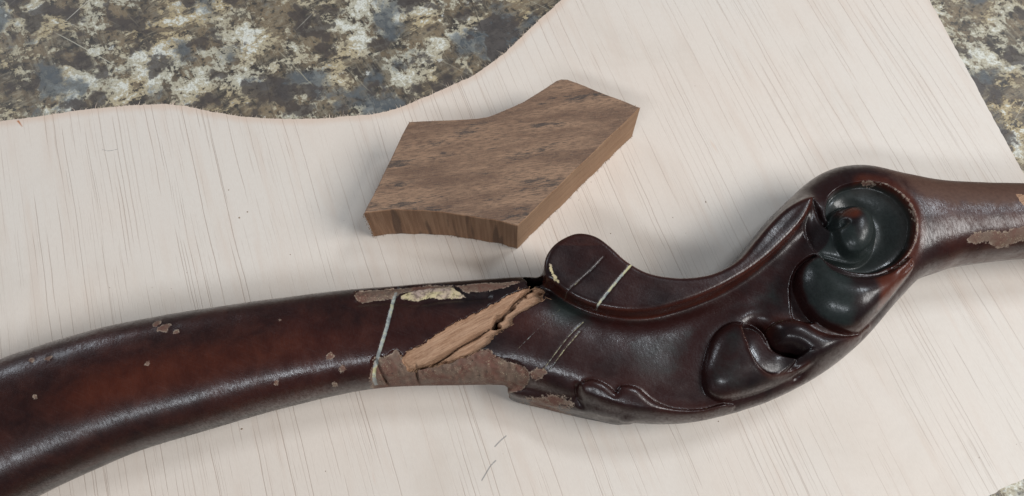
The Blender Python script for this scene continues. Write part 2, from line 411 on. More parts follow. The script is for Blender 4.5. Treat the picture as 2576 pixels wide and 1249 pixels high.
def mat_bench():
    g = Nodes('paint_stained_bench')
    p = g.pos()
    warp = g.noise(p, 0.05, 4.0, 0.65, color=True)
    q = g.va(p, g.vs(warp, (7, 7, 0)))
    big = g.noise(q, 0.013, 2.0, 0.5)
    big2 = g.noise(g.va(q, (410, -230, 0)), 0.017, 3.0, 0.55)
    mid = g.noise(q, 0.045, 6.0, 0.68, 0.4)
    fine = g.noise(p, 0.22, 6.0, 0.72, 0.3)
    tiny = g.noise(p, 0.8, 4.0, 0.7)
    pp = g.noise(g.vs(g.va(q, (55, 12, 0)), (0.040, 0.052, 0.05)), 1.0, 9.0, 0.74, 0.25)
    d1 = g.noise(g.vs(g.pos(-0.55), (0.05, 0.42, 0.1)), 1.0, 5.0, 0.72)
    d2 = g.noise(g.vs(g.pos(1.05), (0.05, 0.42, 0.1)), 1.0, 5.0, 0.72)
    drag = g.mix(g.ss(big2, 0.42, 0.58), d1, d2)
    # weathered brown-grey board
    c = g.mix(g.ss(mid, 0.36, 0.62), (0.058, 0.048, 0.040), (0.20, 0.150, 0.095))
    c = g.mix(g.m('MULTIPLY', g.ss(drag, 0.46, 0.62), 0.6), c, (0.27, 0.235, 0.170))
    c = g.mix(g.m('MULTIPLY', g.ss(fine, 0.52, 0.66), 0.5), c, (0.30, 0.27, 0.21))
    c = g.mix(g.m('MULTIPLY', g.ss(fine, 0.47, 0.38), 0.85), c, (0.036, 0.034, 0.033))
    # cream and pale green-white paint, rubbed through
    s = g.m('ADD', g.m('MULTIPLY', pp, 0.92), g.m('MULTIPLY', big, 0.22))
    s = g.m('ADD', s, g.m('MULTIPLY', fine, 0.34))
    s = g.m('ADD', s, g.m('MULTIPLY', drag, 0.18))
    cream = g.ss(s, 0.825, 0.848)
    pale = g.ss(s, 0.895, 0.92)
    cc = g.mix(g.ss(big2, 0.40, 0.60), (0.45, 0.36, 0.215), (0.48, 0.45, 0.35))
    cc = g.mix(pale, cc, (0.68, 0.68, 0.61))
    cc = g.mix(g.m('MULTIPLY', g.ss(tiny, 0.50, 0.62), 0.55), cc, (0.22, 0.19, 0.14))
    c = g.mix(g.m('MULTIPLY', cream, 0.90), c, cc)
    # grey-blue and dark spills soaked into it
    sp = g.m('ADD', g.noise(g.va(q, (310, 120, 0)), 0.024, 3.0, 0.55), g.m('MULTIPLY', fine, 0.30))
    c = g.mix(g.m('MULTIPLY', g.ss(sp, 0.69, 0.79), 0.85), c, g.mix(fine, (0.055, 0.070, 0.085), (0.13, 0.14, 0.145)))
    sp3 = g.m('ADD', g.noise(g.va(q, (-120, 520, 0)), 0.036, 3.0, 0.6), g.m('MULTIPLY', fine, 0.30))
    c = g.mix(g.m('MULTIPLY', g.ss(sp3, 0.69, 0.74), 0.88), c, g.mix(fine, (0.030, 0.026, 0.026), (0.095, 0.075, 0.065)))
    # a few spatters
    vd = g.m('ADD', g.voro(g.va(p, g.vs(g.noise(p, 0.35, 3.0, 0.7, color=True), (9, 9, 0))), 0.05), g.m('MULTIPLY', mid, 0.34))
    c = g.mix(g.m('MULTIPLY', g.ss(vd, 0.25, 0.20), 0.7), c, (0.60, 0.60, 0.55))
    # knife scratches
    for ang, sd, col in ((0.62, 5.0, (0.50, 0.47, 0.40)), (-1.05, 29.0, (0.50, 0.47, 0.38)), (1.9, 61.0, (0.03, 0.03, 0.03)), (-0.3, 90.0, (0.035, 0.03, 0.03)), (-0.75, 120.0, (0.42, 0.38, 0.28))):
        x, y, z = g.sep(g.pos(ang))
        l = grain_lines(g, g.m('ADD', x, g.m('MULTIPLY', mid, 2.0)), y, 21.0, 0.10, 0.45, 0.53, 0.62, sd, 0.012, 0.02)
        c = g.mix(g.m('MULTIPLY', l, 0.8), c, col)
    hgt = g.m('ADD', g.m('MULTIPLY', cream, 0.6), g.m('MULTIPLY', fine, 0.8))
    g.set(Base_Color=c, Roughness=g.lin(cream, 0.0, 1.0, 0.5, 0.62), Normal=g.bump(hgt, 0.0004, 0.6))
    return g.mat


def mat_block(kind):
    g = Nodes('brown_hardwood_' + kind)
    p = g.pos(-0.16)
    if kind == 'top':
        n1 = g.noise(g.vs(p, (0.022, 0.15, 0.1)), 1.0, 5.0, 0.6, 0.15)
        n2 = g.noise(g.vs(p, (0.20, 1.5, 1.0)), 1.0, 5.0, 0.75)
        n3 = g.noise(g.vs(p, (0.028, 0.12, 0.1)), 1.0, 5.0, 0.7, 0.1)
        fuzz = g.noise(p, 1.3, 3.0, 0.7)
        c = g.mix(g.ss(n1, 0.34, 0.66), (0.165, 0.098, 0.066), (0.315, 0.195, 0.125))
        c = g.mix(g.m('MULTIPLY', g.ss(n2, 0.45, 0.60), 0.70), c, (0.095, 0.062, 0.048))
        st = g.m('ADD', n3, g.m('MULTIPLY', n2, 0.40))
        c = g.mix(g.m('MULTIPLY', g.ss(st, 0.75, 0.88), 0.78), c, (0.044, 0.040, 0.040))
        c = g.mix(g.m('MULTIPLY', g.ss(fuzz, 0.50, 0.72), 0.35), c, (0.34, 0.23, 0.15))
        h = g.m('ADD', fuzz, n2)
    elif kind == 'sawn':
        s = g.noise(g.vs(p, (0.55, 0.55, 0.02)), 1.0, 4.0, 0.6)
        s2 = g.noise(g.vs(p, (0.13, 0.13, 0.012)), 1.0, 2.0, 0.5)
        fuzz = g.noise(p, 1.1, 3.0, 0.7)
        c = g.mix(g.ss(s, 0.38, 0.64), (0.225, 0.120, 0.068), (0.30, 0.172, 0.102))
        x, y, z = g.sep(p)
        c = g.mix(g.m('MULTIPLY', g.ss(g.m('ADD', s2, g.m('MULTIPLY', fuzz, 0.10)), 0.59, 0.66), 0.7), c, (0.075, 0.042, 0.029))
        c = g.mix(g.m('MULTIPLY', g.ss(fuzz, 0.55, 0.75), 0.3), c, (0.40, 0.24, 0.13))
        h = g.m('ADD', fuzz, s)
    else:
        s = g.noise(g.vs(p, (0.05, 0.05, 0.45)), 1.0, 4.0, 0.6)
        fuzz = g.noise(p, 0.9, 3.0, 0.65)
        c = g.mix(g.ss(s, 0.3, 0.7), (0.255, 0.145, 0.083), (0.335, 0.205, 0.122))
        c = g.mix(g.m('MULTIPLY', g.ss(fuzz, 0.45, 0.75), 0.4), c, (0.36, 0.235, 0.15))
        h = fuzz
    g.set(Base_Color=c, Roughness=0.75, Normal=g.bump(h, 0.0004, 0.7), Specular_IOR_Level=0.3)
    return g.mat


def mat_fibre(name, a, b):
    g = Nodes(name)
    n = g.noise(g.pos(), 0.4, 3.0)
    g.set(Base_Color=g.mix(n, a, b), Roughness=0.8, Specular_IOR_Level=0.2)
    return g.mat


def mat_lacquer():
    g = Nodes('aged_dark_lacquer')
    p = g.pos()
    big = g.noise(p, 0.016, 4.0, 0.6, 0.3)
    mid = g.noise(p, 0.09, 5.0, 0.65, 0.4)
    fine = g.noise(p, 0.55, 5.0, 0.7)
    tiny = g.noise(p, 1.6, 3.0, 0.7)
    red = g.attr('a_red')
    green = g.attr('a_green')
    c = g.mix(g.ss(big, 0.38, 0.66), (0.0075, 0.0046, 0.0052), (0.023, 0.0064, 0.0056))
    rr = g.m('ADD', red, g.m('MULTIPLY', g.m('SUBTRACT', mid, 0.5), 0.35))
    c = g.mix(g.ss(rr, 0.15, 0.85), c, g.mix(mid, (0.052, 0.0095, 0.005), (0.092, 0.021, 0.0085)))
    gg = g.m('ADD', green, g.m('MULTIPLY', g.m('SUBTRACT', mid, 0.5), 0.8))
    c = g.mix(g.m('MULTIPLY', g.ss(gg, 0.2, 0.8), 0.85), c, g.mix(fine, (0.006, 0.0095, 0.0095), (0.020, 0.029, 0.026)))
    br = g.m('ADD', g.attr('a_brown'), g.m('MULTIPLY', g.m('SUBTRACT', mid, 0.5), 0.9))
    brown = g.ss(br, 0.25, 0.95)
    c = g.mix(g.m('MULTIPLY', brown, 0.9), c, g.mix(fine, (0.050, 0.024, 0.017), (0.140, 0.074, 0.051)))
    # dust in the crazing and small chips
    c = g.mix(g.m('MULTIPLY', g.ss(tiny, 0.58, 0.75), 0.12), c, (0.10, 0.085, 0.075))
    edge = g.m('MULTIPLY', g.m('SUBTRACT', mid, 0.5), 3.2)
    edge = g.m('ADD', edge, g.m('MULTIPLY', g.m('SUBTRACT', fine, 0.5), 3.4))
    edge = g.m('ADD', edge, g.m('MULTIPLY', g.m('SUBTRACT', tiny, 0.5), 1.2))
    worn = g.ss(g.m('ADD', g.attr('a_worn'), edge), -0.15, 0.25)
    wornc = g.mix(fine, (0.080, 0.050, 0.038), (0.215, 0.145, 0.108))
    wornc = g.mix(g.ss(mid, 0.4, 0.62), wornc, (0.130, 0.062, 0.046))
    wornc = g.mix(g.m('MULTIPLY', g.ss(tiny, 0.57, 0.66), g.ss(g.noise(p, 0.2, 3.0), 0.42, 0.6)), wornc, (0.36, 0.30, 0.20))
    wornc = g.mix(g.m('MULTIPLY', g.ss(fine, 0.40, 0.33), 0.8), wornc, (0.030, 0.018, 0.015))
    ring = g.m('MULTIPLY', g.ss(g.m('ABSOLUTE', g.m('SUBTRACT', g.m('ADD', g.attr('a_worn'), edge), 0.25)), 0.55, 0.1), g.ss(fine, 0.42, 0.6))
    wornc = g.mix(g.m('MULTIPLY', ring, 0.7), wornc, (0.34, 0.27, 0.21))
    c = g.mix(worn, c, wornc)
    chip = g.ss(g.m('ADD', g.attr('a_chip'), g.m('MULTIPLY', edge, 0.8)), -0.1, 0.3)
    c = g.mix(g.m('MULTIPLY', chip, g.lin(fine, 0.42, 0.52, 0.45, 1.0)), c, g.mix(g.ss(mid, 0.4, 0.6), (0.50, 0.42, 0.24), (0.40, 0.30, 0.25)))
    line = g.m('SUBTRACT', 1.0, g.ss(g.m('ADD', g.attr('a_line'), g.m('MULTIPLY', g.m('SUBTRACT', fine, 0.5), 1.0)), 0.3, 0.75))
    line = g.m('MULTIPLY', line, g.lin(mid, 0.36, 0.52, 0.45, 1.0))
    c = g.mix(line, c, g.mix(g.ss(mid, 0.42, 0.58), (0.34, 0.38, 0.37), (0.46, 0.42, 0.24)))
    dull = g.m('MAXIMUM', g.m('MAXIMUM', worn, chip), line)
    rough = g.m('ADD', g.lin(mid, 0.3, 0.7, 0.26, 0.42), g.m('MULTIPLY', green, 0.10))
    rough = g.m('ADD', rough, g.m('MULTIPLY', brown, 0.22))
    scuff = g.noise(g.vs(g.pos(0.35), (0.06, 1.1, 0.5)), 1.0, 4.0, 0.7)
    rough = g.m('ADD', rough, g.m('MULTIPLY', g.ss(scuff, 0.52, 0.68), 0.14))
    rough = g.m('ADD', rough, g.m('MULTIPLY', dull, 0.30))
    # alligator crazing plus fine weave across the grain
    cr = g.voro(g.va(g.vs(p, (0.75, 1.0, 1.0)), g.vs(g.noise(p, 0.5, 2.0, color=True), (1.0, 1.0, 1.0))), 0.62, 'DISTANCE_TO_EDGE')
    crz = g.m('MULTIPLY', g.ss(cr, 0.0, 0.25), g.lin(big, 0.35, 0.6, 0.2, 1.0))
    h = g.m('ADD', g.m('MULTIPLY', crz, 0.16), g.m('MULTIPLY', tiny, 0.28))
    h = g.m('ADD', h, g.m('MULTIPLY', mid, 1.6))
    weave = g.noise(g.vs(g.pos(-0.3), (1.5, 0.30, 0.4)), 1.0, 3.0, 0.7)
    h = g.m('ADD', h, g.m('MULTIPLY', g.m('MULTIPLY', weave, g.attr('a_limb')), 0.7))
    h = g.m('SUBTRACT', h, g.m('MULTIPLY', dull, 0.9))
    nb = g.bump(h, 0.00020, 0.36)
    nc = g.bump(h, 0.00020, 0.30)
    g.set(Base_Color=c, Roughness=rough, Normal=nb, Specular_IOR_Level=0.22)
    g.set(Coat_Weight=g.m('MULTIPLY', g.m('SUBTRACT', 1.0, dull), g.m('MULTIPLY', g.m('MULTIPLY', g.lin(big, 0.35, 0.65, 0.35, 0.8), g.lin(g.m('ADD', weave, g.m('MULTIPLY', fine, 0.5)), 0.62, 0.86, 0.08, 1.0)), g.lin(brown, 0.0, 1.0, 1.0, 0.12))), Coat_Roughness=g.lin(mid, 0.35, 0.65, 0.14, 0.26), Coat_Normal=nc)
    return g.mat


def mat_bare():
    g = Nodes('freshly_exposed_timber')
    p = g.pos(-0.50)
    n1 = g.noise(g.vs(p, (0.05, 0.45, 0.3)), 1.0, 5.0, 0.65, 0.4)
    n2 = g.noise(p, 0.8, 4.0, 0.7)
    n4 = g.noise(g.vs(p, (0.10, 1.5, 0.8)), 1.0, 4.0, 0.7)
    n3 = g.noise(g.vs(p, (0.04, 0.13, 0.13)), 1.0, 3.0, 0.6, 0.3)
    c = g.mix(g.ss(n1, 0.30, 0.70), (0.29, 0.160, 0.094), (0.40, 0.245, 0.158))
    c = g.mix(g.m('MULTIPLY', g.ss(n2, 0.45, 0.7), 0.35), c, (0.42, 0.26, 0.165))
    c = g.mix(g.m('MULTIPLY', g.ss(n3, 0.56, 0.70), 0.35), c, (0.20, 0.11, 0.068))
    c = g.mix(g.m('MULTIPLY', g.ss(n4, 0.52, 0.66), 0.55), c, (0.15, 0.075, 0.042))
    c = g.mix(g.m('MULTIPLY', g.ss(n4, 0.46, 0.36), 0.45), c, (0.50, 0.33, 0.22))
    dark_tone = g.attr('a_dark_tone')
    c = g.mix(g.ss(g.m('ADD', dark_tone, g.m('MULTIPLY', g.m('SUBTRACT', n2, 0.5), 0.9)), 0.25, 0.75), c, (0.060, 0.030, 0.020))
    g.set(Base_Color=c, Roughness=0.8, Normal=g.bump(g.m('SUBTRACT', g.m('ADD', n1, n2), n4), 0.0003, 0.8), Specular_IOR_Level=0.25)
    return g.mat


# ------------------------------------------------------------------ object helpers
def link(o, parent=None):
    sc.collection.objects.link(o)
    if parent is not None:
        o.parent = parent
    return o


def mesh_obj(name, V, Fc, mats, parent=None, smooth=False, slots=None):
    me = bpy.data.meshes.new(name)
    V = np.asarray(V, float) * MM
    me.from_pydata(V.tolist(), [], [list(map(int, f)) for f in Fc] if not isinstance(Fc, np.ndarray) else Fc.tolist())
    for m_ in (mats if isinstance(mats, (list, tuple)) else [mats]):
        me.materials.append(m_)
    if slots is not None:
        me.polygons.foreach_set('material_index', np.asarray(slots, np.int32))
    me.polygons.foreach_set('use_smooth', np.full(len(me.polygons), smooth))
    me.update()
    return link(bpy.data.objects.new(name, me), parent)


def float_attr(o, name, vals):
    a = o.data.attributes.new(name, 'FLOAT', 'POINT')
    a.data.foreach_set('value', np.ascontiguousarray(vals, np.float32))


def empty(name, label, cat, loc=(0, 0, 0)):
    e = bpy.data.objects.new(name, None)
    e.empty_display_size = 0.02
    e.location = [c * MM for c in loc]
    e['label'] = label
    e['category'] = cat
    return link(e)


def fibres(name, mat, parent, base, dirs, length, width, curl):
    """many tapered three-sided splinters, joined"""
    V, Fc = [], []
    for b, d, L, w, c in zip(base, dirs, length, width, curl):
        d = np.array(d, float)
        d /= np.linalg.norm(d) + 1e-9
        s = np.cross(d, (0, 0, 1.0))
        if np.linalg.norm(s) < 1e-3:
            s = np.array([1.0, 0, 0])
        s /= np.linalg.norm(s)
        u = np.cross(s, d)
        rings = []
        for k in range(3):
            t = k / 3
            c0 = np.array(b) + d * L * t + (s * c[0] + u * c[1]) * L * t * t
            r = w * (1 - 0.75 * t)
            i0 = len(V)
            for a in (0.0, 2.09, 4.19):
                V.append(c0 + (s * math.cos(a) + u * math.sin(a)) * r)
            rings.append(i0)
        tip = len(V)
        V.append(np.array(b) + d * L + (s * c[0] + u * c[1]) * L)
        for k in range(2):
            for j in range(3):
                a0, a1 = rings[k] + j, rings[k] + (j + 1) % 3
                Fc.append((a0, a1, a1 + 3, a0 + 3))
        for j in range(3):
            Fc.append((rings[2] + j, rings[2] + (j + 1) % 3, tip))
    o = mesh_obj(name, V, Fc, mat, parent)
    o['kind'] = 'stuff'
    return o


# ------------------------------------------------------------------ the bench
TH_B = 4.0
bench = mesh_obj('workbench', [(-1500, -900, -TH_B - 30), (1500, -900, -TH_B - 30), (1500, 1500, -TH_B - 30), (-1500, 1500, -TH_B - 30),
                               (-1500, -900, -TH_B - 0.05), (1500, -900, -TH_B - 0.05), (1500, 1500, -TH_B - 0.05), (-1500, 1500, -TH_B - 0.05)],
                 [(3, 2, 1, 0), (4, 5, 6, 7), (0, 1, 5, 4), (1, 2, 6, 5), (2, 3, 7, 6), (3, 0, 4, 7)], mat_bench())
bench['kind'] = 'structure'

# ------------------------------------------------------------------ the plywood board
board = empty('plywood_board', 'pale plywood sheet with one wavy sawn edge lying on the stained bench', 'plywood', (0, 0, -TH_B))
raw = SHAPE['board']
wav = smooth_open(raw[:27], 10)
out = np.vstack([wav, np.array(raw[27:])])
# resample the outline and roughen the sawn edge a little
dense = []
for i in range(len(out)):
    a, b = out[i], out[(i + 1) % len(out)]
    n = max(1, int(np.linalg.norm(b - a) / 1.2))
    for k in range(n):
        dense.append(a + (b - a) * k / n)
dense = np.array(dense)
nx_ = np.roll(dense, -1, 0) - np.roll(dense, 1, 0)
nrm = np.stack([nx_[:, 1], -nx_[:, 0]], 1)
nrm /= np.linalg.norm(nrm, axis=1)[:, None]
j = vnoise(dense[:, 0], dense[:, 1], 1.6) * 0.28 + vnoise(dense[:, 0] + 300, dense[:, 1], 5.0) * 0.2
dense = dense + nrm * j[:, None]
# top as a grid of triangles so that the marks and the rim can follow the outline
import bmesh
bm = bmesh.new()
vs_top = [bm.verts.new((x, y, TH_B)) for x, y in dense]
vs_bot = [bm.verts.new((x, y, 0)) for x, y in dense]
n = len(dense)
ftop = bm.faces.new(vs_top)
bm.faces.new(vs_bot[::-1])
for i in range(n):
    bm.faces.new((vs_top[i], vs_bot[i], vs_bot[(i + 1) % n], vs_top[(i + 1) % n]))
bmesh.ops.recalc_face_normals(bm, faces=bm.faces)
bmesh.ops.triangulate(bm, faces=[f for f in bm.faces if len(f.verts) > 4])
# finer mesh on the top face
for _ in range(7):
    es = [e for e in bm.edges if e.calc_length() > 5.0 and all(v.co.z > TH_B - 0.1 for v in e.verts)]
    if not es:
        break
    bmesh.ops.subdivide_edges(bm, edges=es, cuts=1, use_grid_fill=False)
    bmesh.ops.triangulate(bm, faces=[f for f in bm.faces if len(f.verts) > 4])


def refine(poly_name, closed, width, tgt):
    for _ in range(4):
        es = []
        cand = [e for e in bm.edges if e.calc_length() > tgt and all(v.co.z > TH_B - 0.1 for v in e.verts)]
        if not cand:
            return
        M = np.array([((e.verts[0].co + e.verts[1].co) / 2)[:2] for e in cand])
        d = np.abs(seg_dist(M[:, 0], M[:, 1], np.array(SHAPE[poly_name], float), closed))
        es = [e for e, q in zip(cand, d) if q < width]
        if not es:
            return
        bmesh.ops.subdivide_edges(bm, edges=es, cuts=1)
        bmesh.ops.triangulate(bm, faces=[f for f in bm.faces if len(f.verts) > 3 and all(v.co.z > TH_B - 0.1 for v in f.verts)])


for nm in ('mark1', 'mark2', 'hair'):
    refine(nm, False, 2.5, 0.7)
refine('notch', True, 3.0, 0.7)
me = bpy.data.meshes.new('sheet')
for v in bm.verts:
    v.co *= MM
bm.to_mesh(me)
bm.free()
M_BOARD = mat_board()
me.materials.append(M_BOARD)
sheet = link(bpy.data.objects.new('sheet', me), board)
co = np.empty(len(me.vertices) * 3, np.float32)
me.vertices.foreach_get('co', co)
co = co.reshape(-1, 3) / MM
float_attr(sheet, 'a_rim', -seg_dist(co[:, 0], co[:, 1], wav, False))
mk = np.minimum(np.minimum(along('mark1', co[:, 0], co[:, 1]), along('mark2', co[:, 0], co[:, 1])), along('hair', co[:, 0], co[:, 1]) + 0.12)
float_attr(sheet, 'a_mark', mk)
float_attr(sheet, 'a_notch', np.maximum(inner('notch', co[:, 0], co[:, 1], 1), -20))

# torn fibres along the sawn edge
nf = 2600
idx = rng.integers(0, len(wav) - 1, nf)
tt = rng.random(nf)[:, None]
bp = wav[idx] * (1 - tt) + wav[idx + 1] * tt
tg = wav[idx + 1] - wav[idx]
no = np.stack([-tg[:, 1], tg[:, 0]], 1)
no /= np.linalg.norm(no, axis=1)[:, None]
base = np.column_stack([bp - no * 0.35, rng.uniform(1.2, TH_B - 0.05, nf)])
ang = rng.normal(0, 0.75, nf)
dirs = np.column_stack([no[:, 0] * np.cos(ang) - no[:, 1] * np.sin(ang), no[:, 0] * np.sin(ang) + no[:, 1] * np.cos(ang), rng.normal(0.15, 0.35, nf)])
amp = 0.55 + 0.45 * vnoise(bp[:, 0], bp[:, 1], 14.0)
fibres('torn_fibres', mat_fibre('pale_torn_fibre', (0.60, 0.47, 0.36), (0.66, 0.56, 0.47)), board, base, dirs,
       rng.gamma(2.0, 0.55, nf) * (0.5 + amp), rng.uniform(0.10, 0.26, nf), rng.normal(0, 0.35, (nf, 2)))

# ------------------------------------------------------------------ the block of brown wood
BH = 32.0
bl = np.array(SHAPE['block'])
ctr = bl.mean(0)
blk = empty('wood_block', 'rough brown sawn hardwood block with a notched arrow-like outline', 'wood block', (ctr[0], ctr[1], 0))
P = bl - ctr
runs = [(0, 3, 1.0), (3, 9, 1.0), (9, 10, 1), (10, 12, 1.0), (12, 13, 1.0), (13, 20, 1.0), (20, 21, 1.0)]
pts, kinds = [], []
for i in range(len(P)):
    a, b = P[i], P[(i + 1) % len(P)]
    n = max(1, int(np.linalg.norm(b - a) / 1.5))
    kind = 2 if i == 12 else 1
    for k in range(n):
        pts.append(a + (b - a) * k / n)
        kinds.append(kind)
pts = np.array(pts)
tg = np.roll(pts, -1, 0) - np.roll(pts, 1, 0)
no = np.stack([tg[:, 1], -tg[:, 0]], 1)
no /= np.linalg.norm(no, axis=1)[:, None] + 1e-9
if ((pts + no) ** 2).sum() < (pts ** 2).sum():
    no = -no
levels = [0.15, 0.6, 3, 8, 14, 20, 26, 30, BH - 0.5, BH]
V, Fc, sl = [], [], []
N = len(pts)
for li, z in enumerate(levels):
    inset = 0.35 if li == len(levels) - 1 else (0.4 if li == 0 else 0.0)
    # the lower front arris is chewed by the saw
    chew = 0.5 * np.exp(-z / 1.5) * vnoise(pts[:, 0] + 11, pts[:, 1], 3.5)
    wobble = 0.07 * vnoise(pts[:, 0] * 1.0 + z * 0.15, pts[:, 1] + 50, 2.2) + 0.25 * vnoise(pts[:, 0] + 90, pts[:, 1] + z * 0.3, 11.0)
    q = pts + no * (wobble + chew - inset)[:, None]
    zz = z
    for k in range(N):
        V.append((q[k, 0], q[k, 1], zz[k] if not np.isscalar(zz) else zz))
for li in range(len(levels) - 1):
    for k in range(N):
        a, b = li * N + k, li * N + (k + 1) % N
        Fc.append((a, b, b + N, a + N))
        sl.append(kinds[k])
Fc.append(tuple(range((len(levels) - 1) * N, len(levels) * N)))
sl.append(0)
Fc.append(tuple(range(N))[::-1])
sl.append(1)
body = mesh_obj('sawn_body', V, Fc, [mat_block('top'), mat_block('sawn'), mat_block('planed')], blk, False, sl)
bmm = bmesh.new()
bmm.from_mesh(body.data)
bmesh.ops.recalc_face_normals(bmm, faces=bmm.faces)
bmm.to_mesh(body.data)
bmm.free()
# fuzz of fibres: along the lower edges, the near left corner and the top rim
nf = 1500
k = rng.integers(0, N, nf)
front = pts[k]
zb = np.abs(rng.normal(0.3, 0.5, nf)) + 0.2
top_rim = rng.random(nf) < 0.30
zb[top_rim] = BH - 0.3
corner = pts[np.argmin(pts[:, 0] * 1.0 + pts[:, 1] * 0.35)]
cm = rng.random(nf) < 0.12
front = np.where(cm[:, None], corner + rng.normal(0, 0.6, (nf, 2)), front)
zb[cm] = rng.uniform(0.5, BH - 1, cm.sum())
base = np.column_stack([front - no[k] * 0.3, zb])
dirs = np.column_stack([no[k] + rng.normal(0, 0.6, (nf, 2)), rng.normal(-0.1, 0.5, nf)])
ln = rng.gamma(2.0, 0.30, nf)
ln[top_rim] *= 0.5
fibres('saw_fuzz', mat_fibre('brown_saw_fuzz', (0.16, 0.075, 0.032), (0.32, 0.18, 0.09)), blk, base, dirs, ln,
       rng.uniform(0.09, 0.2, nf), rng.normal(0, 0.5, (nf, 2)))

# ------------------------------------------------------------------ the carved arm
H = 0.5                                          # sampling step, mm
X0, X1, Y0, Y1, Z0, Z1 = -345.0, 345.0, -190.0, 62.0, -1.0, 62.0
xs = np.arange(X0, X1, H, dtype=np.float32)
ys = np.arange(Y0, Y1, H, dtype=np.float32)
zs = np.arange(Z0, Z1, H, dtype=np.float32)
U = np.array([s[0] for s in STATIONS], float)
L = np.array([s[1] for s in STATIONS], float)
Q = np.array([s[2:5] for s in STATIONS], float)
SUB = 40
Us, Ls = smooth_open(U, SUB), smooth_open(L, SUB)
sidx = np.linspace(0, len(STATIONS) - 1, len(Us))
qs = np.stack([np.interp(sidx, np.arange(len(STATIONS)), Q[:, c]) for c in range(3)], 1)
ker = np.hanning(41)
ker /= ker.sum()
for c in range(2):
    qs[:, c] = np.convolve(np.pad(qs[:, c], 20, mode='edge'), ker, 'valid')
# scatter the ruled strip (s, u) onto the plan grid
nu = 800
uu = np.linspace(-1.35, 1.35, nu)
C, W = (Us + Ls) / 2, (Us - Ls) / 2
fs = np.linspace(0, len(Us) - 1, 3 * len(Us))
ci = lambda A: np.stack([np.interp(fs, np.arange(len(Us)), A[:, c]) for c in range(A.shape[1])], 1)
Cf, Wf = ci(C), ci(W)
GX = Cf[:, None, 0] + uu[None, :] * Wf[:, None, 0]
GY = Cf[:, None, 1] + uu[None, :] * Wf[:, None, 1]
ix = np.round((GX - X0) / H).astype(int)
iy = np.round((GY - Y0) / H).astype(int)
ok = (ix >= 0) & (ix < len(xs)) & (iy >= 0) & (iy < len(ys))
flat = (ix * len(ys) + iy)[ok]
NXY = len(xs) * len(ys)
cnt = np.bincount(flat, minlength=NXY)
SS = np.broadcast_to(fs[:, None], GX.shape)[ok]
UUv = np.broadcast_to(uu[None, :], GX.shape)[ok]
s2 = np.bincount(flat, SS, NXY) / np.maximum(cnt, 1)
u2 = np.bincount(flat, UUv, NXY) / np.maximum(cnt, 1)
has = (cnt > 0).reshape(len(xs), len(ys))
s2 = s2.reshape(len(xs), len(ys))
u2 = u2.reshape(len(xs), len(ys))
# fill single holes
for _ in range(3):
    hole = ~has
    acc = np.zeros_like(s2)
    accu = np.zeros_like(u2)
    num = np.zeros(s2.shape)
    for dx, dy in ((1, 0), (-1, 0), (0, 1), (0, -1)):
        hs = np.roll(has, (dx, dy), (0, 1))
        acc += np.roll(s2, (dx, dy), (0, 1)) * hs
        accu += np.roll(u2, (dx, dy), (0, 1)) * hs
        num += hs
    fill = hole & (num >= 2)
    s2[fill] = (acc / np.maximum(num, 1))[fill]
    u2[fill] = (accu / np.maximum(num, 1))[fill]
    has |= fill


def blur(a, n=2):
    for _ in range(n):
        a = (np.roll(a, 1, 0) + np.roll(a, -1, 0) + 2 * a) / 4
        a = (np.roll(a, 1, 1) + np.roll(a, -1, 1) + 2 * a) / 4
    return a


bs, bu, bh = blur(np.where(has, s2, 0), 3), blur(np.where(has, u2, 0), 3), blur(has.astype(float), 3)
s2 = np.where(has, bs / np.maximum(bh, 1e-6), 0)
u2 = np.where(has, bu / np.maximum(bh, 1e-6), 3.0)
lerp = lambda v: np.interp(s2, np.arange(len(Us)), v)
zm, hh, pe = lerp(qs[:, 0]), lerp(qs[:, 1]), lerp(qs[:, 2])
hw = lerp(np.linalg.norm(W, axis=1))
XX, YY = np.meshgrid(xs, ys, indexing='ij')


def soft(t, n):
    """inner depth with its ridge line rounded off"""
    w = sst(0.3, 4, t)
    return t * (1 - w) + blur(t, n) * w


def bowl(t, n=80):
    """scooped hollow: a crisp brim and a smooth floor"""
    return 0.4 * sst(-0.3, 1.0, t) + 0.75 * blur(sst(-0.5, 0.5, t), n) * sst(-0.3, 0.8, t)


